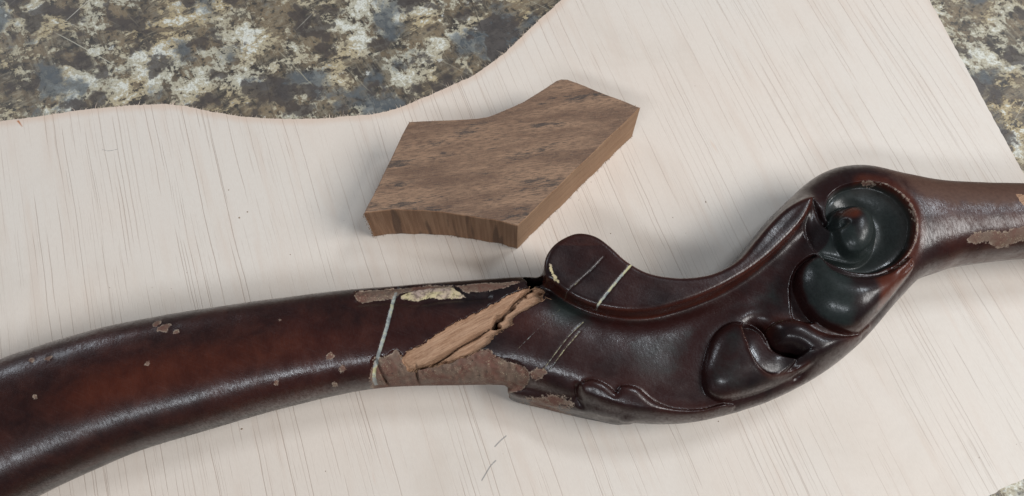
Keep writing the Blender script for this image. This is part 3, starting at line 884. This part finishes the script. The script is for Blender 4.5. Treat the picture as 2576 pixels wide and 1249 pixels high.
def relief(X, Y):
    """carving depth over the plan, millimetres (positive stands proud)"""
    d = 0.22 * vnoise(X, Y, 26) + 0.06 * vnoise(X, Y, 7)
    south = sst(-1.02, -0.72, u2)
    rb = inner('ribbon', X, Y)
    d -= 4.5 * np.exp(-np.clip(-rb, 0, 40) / 7.0) * (rb < 0.5) * sst(0.95, 0.6, u2) * sst(-10, 12, X) * (0.25 + 0.75 * sst(140, 80, X))
    d -= 4.5 * sst(0, 20, soft(inner('hollow', X, Y), 60)) * sst(45, 130, X)
    # sunken dish of the volute and the snail-like coil that rises from it
    t = inner('dish', X, Y)
    tc = inner('coil', X, Y)
    dish = 4.6 * sst(-0.4, 1.6, t) + 6.0 * sst(0.5, 13, soft(t, 40))
    d -= dish * (1 - sst(-2.5, 1.0, tc))
    d += sst(-0.8, 0.9, tc) * (-3.6 + 4.0 * puff(soft(tc, 60), 10))
    te = inner('eye', X, Y)
    d += 8.5 * puff(soft(te, 90), 14) * sst(-0.5, 2.5, te)
    d -= 2.6 * np.exp(-(along('groove', X, Y) / 1.4) ** 2)
    d += 0.7 * np.exp(-((along('rim', X, Y)) / 2.0) ** 2)
    tb = inner('bulge', X, Y)
    d += 11.0 * puff(soft(tb, 90), 18) * sst(-0.3, 0.5, tb) * south
    d -= 2.6 * sst(-0.3, 0.7, inner('channel', X, Y)) * (1 - sst(-0.5, 0.3, tb))
    west = sst(-3, 6, seg_dist(X, Y, np.array(SHAPE['hollow'], float), True))
    d -= 2.2 * np.exp(-np.clip(-tb, 0, 40) / 3.0) * (tb < 0) * west
    d -= 2.5 * np.exp(-np.clip(-tc, 0, 40) / 2.5) * (tc < 0) * west
    # petal beyond the curl: proud along its lip, falling to a dark pit beside the curl
    t = inner('lobe2', X, Y)
    tball = inner('ball', X, Y)
    d += 6.5 * puff(blur(t, 40), 8) * sst(-0.3, 0.8, t) * sst(24, 9, along('lobe2_lip', X, Y, 5, 40)) * south
    d -= 8.0 * np.exp(-(along('spoon_rim', X, Y) / 5.5) ** 2) * sst(0.6, -0.8, tball)
    d += 0.5 * np.exp(-(along('lobe2_lip', X, Y) / 1.1) ** 2)
    # the curl itself with its scooped face
    bxm = np.array(SHAPE['ball'])
    d += 9.5 * puff(soft(tball, 80), 15) * sst(-0.3, 0.5, tball) * sst(bxm[14][0] + 3, bxm[10][0] - 8, X) * sst(-1.02, -0.80, u2)
    t = inner('spoon', X, Y)
    sx, sy = np.array(SHAPE['spoon']).mean(0)
    d -= 2.0 * bowl(t, 60) + (0.8 - 0.34 * (X - sx) + 0.06 * (Y - sy)) * sst(-0.4, 0.9, t)
    d += 0.6 * np.exp(-(along('spoon_edge', X, Y) / 1.0) ** 2)
    t = inner('leaf', X, Y)
    d += 2.8 * puff(soft(t, 20), 4) * sst(-1.02, -0.85, u2)
    d += 0.3 * np.exp(-(along('leaf_lip', X, Y) / 0.9) ** 2)
    d -= 1.4 * np.exp(-(along('leaf_stem', X, Y) / 1.4) ** 2)
    # the step where the flat north face of the limb meets its crown
    d -= 1.5 * np.exp(-(along('step', X, Y) / 2.2) ** 2)
    t = inner('wedge', X, Y)
    ca, sa = math.cos(0.5), math.sin(0.5)
    xa, ya = X * ca + Y * sa, -X * sa + Y * ca
    rough = 0.12 * vnoise(xa / 8, ya, 1.0) + 0.12 * vnoise(xa / 6, ya, 3.0)
    d -= sst(-0.2, 0.3, t + 0.55 * vnoise(X, Y, 2.0)) * (1.5 + rough)
    t = inner('wedge_low', X, Y, 1) + 0.3 * vnoise(X, Y, 5.3)
    d -= sst(0, 0.4, t) * (1.3 + 0.5 * vnoise(xa / 3, ya, 1.6))
    ck = along('crack', X, Y, 1) + 0.3 * vnoise(X, Y, 5.3)
    d -= 5.0 * np.exp(-(np.maximum(ck, 0) / (0.45 + 0.2 * vnoise(X, Y, 9))) ** 2)
    d -= 16.0 * sst(-0.7, 0.8, inner('hole', X, Y, 2) + 0.3 * vnoise(X, Y, 1.5))
    d -= 5.5 * sst(0, 1.5, inner('split', X, Y, 2) + 0.9 * vnoise(X, Y, 2.0))
    d -= 9.0 * sst(-0.5, 1.0, inner('gap', X, Y, 1) + 0.4 * vnoise(X, Y, 1.8))
    for nm in ('patch', 'strip'):
        t = inner(nm, X, Y, 2) + 0.9 * vnoise(X, Y, 3.0)
        d -= sst(-0.4, 0.4, t) * (0.45 + 0.35 * vnoise(X, Y, 1.6))
    for nm in ('patch_crack1', 'patch_crack2'):
        d -= 1.8 * np.exp(-(along(nm, X, Y, 1) / 0.5) ** 2)
    for nm, w in (('line1', 0.8), ('line2', 0.5), ('line3', 0.5), ('line5', 0.6)):
        d -= (0.12 if nm in ('line2', 'line3') else 0.4) * np.exp(-(along(nm, X, Y) / w) ** 2)
    for x, y, r in CHIPS:
        d += 0.25 * np.exp(-((X - x) ** 2 + (Y - y) ** 2) / (r * r))
    return d


CHIPS = [(*SHAPE['chips'][k], r) for k, r in enumerate((2.6, 1.7, 1.0, 1.5, 0.9, 1.4, 1.2, 1.4, 1.2, 0.8, 1.2, 0.7, 0.7))]
dsp = relief(XX, YY).astype(np.float32)
dr = -inner('ribbon', XX, YY, 6, 40)
tip = sst(60, 175, XX)
Hr = 47.5 + 1.2 * tip - 0.4 * sst(1.5, 10, -dr) + 0.10 * vnoise(XX, YY, 9)
for nm, w in (('line5', 0.6), ('line6', 0.5)):
    Hr = Hr - 0.4 * np.exp(-(along(nm, XX, YY) / w) ** 2)
rlow = 5.0 + 14 * sst(40, 160, XX)
dt = -inner('leaf_tip', XX, YY, 4, 40)
Ht = 22.0 + 5.0 * sst(SHAPE['leaf_tip'][0][0], SHAPE['leaf_tip'][0][0] + 45, XX) + 0.3 * vnoise(XX, YY, 5)

Fv = np.empty((len(xs), len(ys), len(zs)), np.float32)
sc_ = np.minimum(hw, hh)
zz = zs[None, None, :]
for i in range(0, len(xs), 64):
    a = slice(i, i + 64)
    pp = pe[a, :, None].astype(np.float32)
    zr = (zz - zm[a, :, None].astype(np.float32))
    gq = (np.abs(u2[a, :, None]).astype(np.float32) ** pp + np.abs(zr / hh[a, :, None].astype(np.float32)) ** pp) ** (1 / pp)
    f = (gq - 1) * sc_[a, :, None].astype(np.float32)
    wz = np.clip((zr + 8) / 10, 0, 1)
    wz = wz * wz * (3 - 2 * wz)
    f = f - dsp[a, :, None] * wz
    f = np.where(has[a, :, None], f, 6.0)
    # scroll band
    d1 = np.maximum(dr[a, :, None], rlow[a, :, None] - zz)
    d2 = zz - Hr[a, :, None]
    kk = 3.0
    hmx = np.maximum(kk - np.abs(d1 - d2), 0) / kk
    fr = np.maximum(d1, d2) + hmx * hmx * kk * 0.25
    kk = (4.0 + 8.0 * tip)[a, :, None].astype(np.float32)
    hmn = np.maximum(kk - np.abs(f - fr), 0) / kk
    f = np.minimum(f, fr) - hmn * hmn * kk * 0.25
    d1 = np.maximum(dt[a, :, None], 3.0 - zz)
    d2 = zz - Ht[a, :, None]
    kk = 5.0
    hmx = np.maximum(kk - np.abs(d1 - d2), 0) / kk
    fr = np.maximum(d1, d2) + hmx * hmx * kk * 0.25
    kk = 5.0
    hmn = np.maximum(kk - np.abs(f - fr), 0) / kk
    Fv[a] = np.minimum(f, fr) - hmn * hmn * kk * 0.25
Fv = np.maximum(Fv, (0.02 - zs)[None, None, :])
Fv[0], Fv[-1] = 3, 3
Fv[:, 0], Fv[:, -1] = 3, 3
Fv[:, :, -1] = 3


def surface_nets(f):
    s = f < 0
    n0, n1, n2 = f.shape
    c = np.zeros((n0 - 1, n1 - 1, n2 - 1), np.uint8)
    for dx in (0, 1):
        for dy in (0, 1):
            for dz in (0, 1):
                c += s[dx:n0 - 1 + dx, dy:n1 - 1 + dy, dz:n2 - 1 + dz]
    act = (c > 0) & (c < 8)
    del c
    I = np.argwhere(act)
    idm = np.full(act.shape, -1, np.int32)
    idm[act] = np.arange(len(I))
    corner = {}
    for dx in (0, 1):
        for dy in (0, 1):
            for dz in (0, 1):
                corner[dx, dy, dz] = f[I[:, 0] + dx, I[:, 1] + dy, I[:, 2] + dz]
    acc = np.zeros((len(I), 3))
    num = np.zeros(len(I))
    for ax in range(3):
        o = [k for k in range(3) if k != ax]
        for p in (0, 1):
            for q in (0, 1):
                a = [0, 0, 0]
                b = [0, 0, 0]
                a[o[0]] = b[o[0]] = p
                a[o[1]] = b[o[1]] = q
                b[ax] = 1
                fa, fb = corner[tuple(a)], corner[tuple(b)]
                m_ = (fa < 0) != (fb < 0)
                t = np.where(m_, fa / np.where(m_, fa - fb, 1), 0)
                for k in range(3):
                    acc[:, k] += m_ * (t if k == ax else a[k])
                num += m_
    V = I + acc / num[:, None]
    quads = []
    for ax in range(3):
        sl0 = [slice(None)] * 3
        sl1 = [slice(None)] * 3
        sl0[ax] = slice(0, -1)
        sl1[ax] = slice(1, None)
        a, b = s[tuple(sl0)], s[tuple(sl1)]
        E = np.argwhere(a != b)
        o = [(1, 2), (2, 0), (0, 1)][ax]
        good = (E[:, o[0]] > 0) & (E[:, o[1]] > 0) & (E[:, o[0]] < f.shape[o[0]] - 1) & (E[:, o[1]] < f.shape[o[1]] - 1)
        E = E[good]
        ids = []
        for da, db in ((-1, -1), (0, -1), (0, 0), (-1, 0)):
            k = E.copy()
            k[:, o[0]] += da
            k[:, o[1]] += db
            ids.append(idm[k[:, 0], k[:, 1], k[:, 2]])
        qd = np.stack(ids, 1)
        flip = ~a[E[:, 0], E[:, 1], E[:, 2]]
        qd[flip] = qd[flip][:, ::-1]
        quads.append(qd)
    return V, np.concatenate(quads)


Vg, Qd = surface_nets(Fv)


def sample(f, P):
    P = np.clip(P, 0.001, np.array(f.shape) - 1.002)
    b = np.floor(P).astype(int)
    t = P - b
    r = 0
    for dx in (0, 1):
        for dy in (0, 1):
            for dz in (0, 1):
                w = (t[:, 0] if dx else 1 - t[:, 0]) * (t[:, 1] if dy else 1 - t[:, 1]) * (t[:, 2] if dz else 1 - t[:, 2])
                r = r + w * f[b[:, 0] + dx, b[:, 1] + dy, b[:, 2] + dz]
    return r


def grad(f, P, e=1.0):
    g_ = np.stack([sample(f, P + np.eye(3)[k] * e) - sample(f, P - np.eye(3)[k] * e) for k in range(3)], 1) / (2 * e)
    return g_


gr = grad(Fv, Vg, 0.7)
st = sample(Fv, Vg)[:, None] * gr / ((gr ** 2).sum(1)[:, None] + 1e-3)
ln_ = np.linalg.norm(st, axis=1)[:, None]
Vg = Vg - st * np.minimum(1, 0.4 / (ln_ + 1e-6))
NR = grad(Fv, Vg, 0.85)
near = np.abs(inner('wedge', (Vg[:, 0] * H + X0).astype(np.float32), (Vg[:, 1] * H + Y0).astype(np.float32))) < 3.5
NR[near] = grad(Fv, Vg[near], 0.45)
NR /= np.linalg.norm(NR, axis=1)[:, None] + 1e-9
V = Vg * H + np.array([X0, Y0, Z0])
del Fv

vx, vy, vz = V[:, 0].astype(np.float32), V[:, 1].astype(np.float32), V[:, 2].astype(np.float32)
gi = np.clip(np.round((vx - X0) / H).astype(int), 0, len(xs) - 1)
gj = np.clip(np.round((vy - Y0) / H).astype(int), 0, len(ys) - 1)
vs_ = s2[gi, gj] / SUB                           # station number at each vertex
vu = u2[gi, gj]
vr = -dr[gi, gj]
vzm = zm[gi, gj]
upper = sst(-2, 4, vz - vzm)

A = {}
worn = np.full(len(V), -20.0, np.float32)
for nm in ('patch', 'patch_small', 'strip'):
    worn = np.maximum(worn, inner(nm, vx, vy, 2))
worn = np.maximum(worn, inner('strip2', vx, vy, 2) - 1.4)
worn = np.maximum(worn, inner('right_worn2', vx, vy, 2) - 0.9)
worn = np.maximum(worn, inner('tip_worn', vx, vy, 2) * 0.5 - 0.6)
worn = np.maximum(worn, 0.2 - 0.8 * along('rim', vx, vy))
worn = np.maximum(worn, 0.3 - 0.8 * along('spoon_edge', vx, vy) - 20 * sst(SHAPE['spoon'][14][1] + 2, SHAPE['spoon'][14][1] - 2, vy))
for x, y, r in CHIPS:
    worn = np.maximum(worn, r - np.hypot(vx - x, vy - y) * (1 + 0.35 * vnoise(vx, vy, 1.7)))
A['a_worn'] = worn
chip = np.maximum(inner('chip', vx, vy, 2), inner('lobe_chip', vx, vy, 2))
A['a_chip'] = chip
line = np.full(len(V), 20.0, np.float32)
for nm, off in (('line1', -0.25), ('line2', 0.46), ('line3', 0.42), ('line4', 0.55), ('line5', 0.05), ('line6', 0.55), ('leaf_lip', 0.66), ('lobe2_lip', 0.62), ('spoon_rim', 0.62)):
    line = np.minimum(line, along(nm, vx, vy) + off)
A['a_line'] = np.where(upper > 0.2, line, 20)
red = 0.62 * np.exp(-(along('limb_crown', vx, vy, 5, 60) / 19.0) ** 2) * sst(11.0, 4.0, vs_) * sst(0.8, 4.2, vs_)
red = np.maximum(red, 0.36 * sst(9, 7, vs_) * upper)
red = np.maximum(red, 0.36 * np.exp(-(np.abs(vu) / 0.5) ** 2) * sst(5, 8, vs_) * sst(12, 9, vs_))
lipd = np.abs(vr)
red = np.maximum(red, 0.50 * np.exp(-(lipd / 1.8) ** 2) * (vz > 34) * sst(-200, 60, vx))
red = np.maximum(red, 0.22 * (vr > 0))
red = np.maximum(red, 0.60 * np.exp(-(np.maximum(along('rim', vx, vy) - 2, 0) / 5.0) ** 2))
bx, by = np.array(SHAPE['bulge']).T
tb = inner('bulge', vx, vy)
red = np.maximum(red, 1.3 * sst(0, 3, tb) * sst(bx.mean() + 4, bx.mean() + 18, vx))
red = np.maximum(red, 0.36 * np.exp(-(along('lobe2_lip', vx, vy) / 6.5) ** 2))
red = np.maximum(red, 0.40 * np.exp(-(along('spoon_edge', vx, vy) / 2.5) ** 2))
red = np.maximum(red, 0.30 * np.exp(-(along('leaf_lip', vx, vy) / 8.0) ** 2))
ey = np.array(SHAPE['groove'])[0]
red = np.maximum(red, 1.0 * np.exp(-((vx - ey[0] - 9) ** 2 + (vy - ey[1] - 4) ** 2) / 22.0))
red = np.maximum(red, 0.45 * sst(17.5, 19, vs_))
A['a_brown'] = sst(17.0, 19.6, vs_) * (0.30 + 0.80 * sst(-0.1, 0.35, vu + 0.12 * vnoise(vx, vy, 14) + 0.08 * vnoise(vx, vy, 4)))
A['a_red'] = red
A['a_limb'] = 0.15 + 0.85 * sst(10, 7, vs_)
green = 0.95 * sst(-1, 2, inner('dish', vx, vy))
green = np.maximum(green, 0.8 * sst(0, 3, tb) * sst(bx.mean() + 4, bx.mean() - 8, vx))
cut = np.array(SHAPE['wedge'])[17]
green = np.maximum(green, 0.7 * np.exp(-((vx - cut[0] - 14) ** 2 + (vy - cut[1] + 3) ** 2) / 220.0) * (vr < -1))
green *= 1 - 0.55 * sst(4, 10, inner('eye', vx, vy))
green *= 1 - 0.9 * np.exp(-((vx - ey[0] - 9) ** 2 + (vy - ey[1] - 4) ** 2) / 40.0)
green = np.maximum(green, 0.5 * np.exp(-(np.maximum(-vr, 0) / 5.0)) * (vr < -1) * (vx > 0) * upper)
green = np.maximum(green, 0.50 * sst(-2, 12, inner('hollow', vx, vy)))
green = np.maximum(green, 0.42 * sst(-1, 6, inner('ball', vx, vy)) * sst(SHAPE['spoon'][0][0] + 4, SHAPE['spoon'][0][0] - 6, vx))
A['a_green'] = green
wd = inner('wedge', vx, vy)
wl = inner('wedge_low', vx, vy, 1)
dark_tone = np.maximum(0.8 * sst(-1, 2, inner('split', vx, vy, 2)), 0.5 * sst(-1.0, 0.5, inner('hole', vx, vy, 2)))  # darker timber colour along the split, hole, crack and lower break
dark_tone = np.maximum(dark_tone, 0.5 * np.exp(-(along('crack', vx, vy, 1) / 0.6) ** 2))
dark_tone = np.maximum(dark_tone, 0.30 * sst(0.5, 2.5, wl))
A['a_dark_tone'] = dark_tone
bare_r = inner('right_bare', vx, vy, 3)

# ---- which part each quad belongs to
qc = Qd
fx, fy, fz = vx[qc].mean(1), vy[qc].mean(1), vz[qc].mean(1)
fup = (upper[qc].mean(1) > 0.35)
fs_ = vs_[qc].mean(1)
wn = wd + 0.55 * vnoise(vx, vy, 2.0) - 0.05
part = np.zeros(len(qc), np.int16)               # 0 carved middle
wl0, wl1 = np.array(SHAPE['wedge'])[0], np.array(SHAPE['wedge'])[18]
above = (wl1[0] - wl0[0]) * (fy - wl0[1]) - (wl1[1] - wl0[1]) * (fx - wl0[0]) > 0
part[(fs_ < 7.3) | ((fs_ < 8.9) & above)] = 1                              # limb
part[(fx > 0) & (part == 1)] = 0
part[(fs_ > 19.2) | (fx > 290)] = 2                             # tail


def claim(code, t, lim=0.0, extra=True):
    part[(t[qc].mean(1) > lim) & fup & extra] = code


claim(3, vr, -0.6, fz > 32)                      # scroll band
claim(4, inner('dish', vx, vy))                  # volute
claim(5, np.maximum(inner('coil', vx, vy), inner('eye', vx, vy)))
claim(6, tb)
claim(7, inner('lobe2', vx, vy))
claim(8, inner('ball', vx, vy))
claim(9, inner('spoon', vx, vy))
claim(10, inner('leaf', vx, vy))
claim(11, wn, 0.0, fz > 22)
bn = bare_r + 0.8 * vnoise(vx, vy, 3.0)
claim(12, bn, 0.0)

arm = empty('carved_chair_arm', 'dark lacquered carved wooden chair arm with scroll, volute and a splintered break', 'chair arm',
            (float(Us[len(Us) // 2][0]), float(Ls[len(Ls) // 2][1]), 0))
arm_off = np.array(arm.location) / MM
M_LAC, M_BARE = mat_lacquer(), mat_bare()


def carve_part(code, name, mat, parent, label=None):
    q = qc[part == code]
    used, inv = np.unique(q, return_inverse=True)
    Vp = V[used]
    me = bpy.data.meshes.new(name)
    q = inv.reshape(-1, 4)
    me.vertices.add(len(Vp))
    me.vertices.foreach_set('co', (Vp * MM).astype(np.float32).ravel())
    me.loops.add(q.size)
    me.loops.foreach_set('vertex_index', q.astype(np.int32).ravel())
    me.polygons.add(len(q))
    me.polygons.foreach_set('loop_start', np.arange(0, q.size, 4, dtype=np.int32))
    me.update(calc_edges=True)
    me.validate()
    me.polygons.foreach_set('use_smooth', np.ones(len(me.polygons), bool))
    me.materials.append(mat)
    me.normals_split_custom_set_from_vertices(NR[used].tolist())
    o = bpy.data.objects.new(name, me)
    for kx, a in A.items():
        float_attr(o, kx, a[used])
    link(o, parent)
    # the meshes are laid out in board coordinates
    top = parent
    while top.parent is not None:
        top = top.parent
    if parent is top:
        o.location = [-c * MM for c in arm_off]
    if label:
        o['label'] = label
    return o


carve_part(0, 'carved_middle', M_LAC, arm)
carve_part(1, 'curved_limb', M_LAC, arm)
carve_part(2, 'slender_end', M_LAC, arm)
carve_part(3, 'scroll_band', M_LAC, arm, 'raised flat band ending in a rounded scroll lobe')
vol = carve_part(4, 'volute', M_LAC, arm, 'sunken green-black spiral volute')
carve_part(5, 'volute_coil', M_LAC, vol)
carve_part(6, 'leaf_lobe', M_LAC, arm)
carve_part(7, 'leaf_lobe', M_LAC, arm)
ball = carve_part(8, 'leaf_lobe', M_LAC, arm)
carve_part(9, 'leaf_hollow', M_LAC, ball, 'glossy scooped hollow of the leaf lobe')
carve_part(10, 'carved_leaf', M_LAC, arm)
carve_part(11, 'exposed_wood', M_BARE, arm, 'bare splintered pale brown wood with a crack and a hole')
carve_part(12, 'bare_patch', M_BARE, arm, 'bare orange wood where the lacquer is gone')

# torn splinters standing along the break
msk = (wd > -1.5) & (wd < 3) & (upper > 0.5)
wv = V[msk]
wdm, wlm = wd[msk], np.abs(along('crack', vx[msk], vy[msk], 1))
cand = np.where((np.abs(wdm) < 0.8) | (wlm < 0.9))[0]
pick = rng.choice(cand, min(420, len(cand)), replace=False)
base = wv[pick] - arm_off - np.array([0, 0, 0.15])
sg = np.where(rng.random(len(pick)) < 0.5, 1.0, -1.0)
dirs = np.column_stack([sg * 0.85 + rng.normal(0, 0.25, len(pick)), sg * 0.48 + rng.normal(0, 0.25, len(pick)), np.abs(rng.normal(0.12, 0.15, len(pick)))])
fibres('splinters', mat_fibre('torn_splinter', (0.22, 0.115, 0.065), (0.40, 0.25, 0.155)), arm, base, dirs,
       rng.gamma(2.0, 0.9, len(pick)), rng.uniform(0.10, 0.26, len(pick)), rng.normal(0, 0.12, (len(pick), 2)))

# ------------------------------------------------------------------ crumbs and dust on the board
Vc, Fcr = [], []
for _ in range(70):
    a = rng.uniform(-270, 270)
    b = rng.uniform(-140, 130)
    r = rng.gamma(2.0, 0.11) + 0.08
    i0 = len(Vc)
    for dx, dy, dz in ((1, 0, 0), (0, 1, 0), (-1, 0, 0), (0, -1, 0), (0, 0, 1)):
        Vc.append((a + dx * r * rng.uniform(0.6, 1.4), b + dy * r * rng.uniform(0.6, 1.4), 0.02 + dz * r * 0.8))
    for q in range(4):
        Fcr.append((i0 + q, i0 + (q + 1) % 4, i0 + 4))
cr = mesh_obj('sawdust_crumbs', Vc, Fcr, mat_fibre('crumb_brown', (0.20, 0.12, 0.07), (0.34, 0.27, 0.20)))
cr['kind'] = 'stuff'
cr['label'] = 'tiny brown wood crumbs scattered over the plywood'
cr['category'] = 'crumbs'
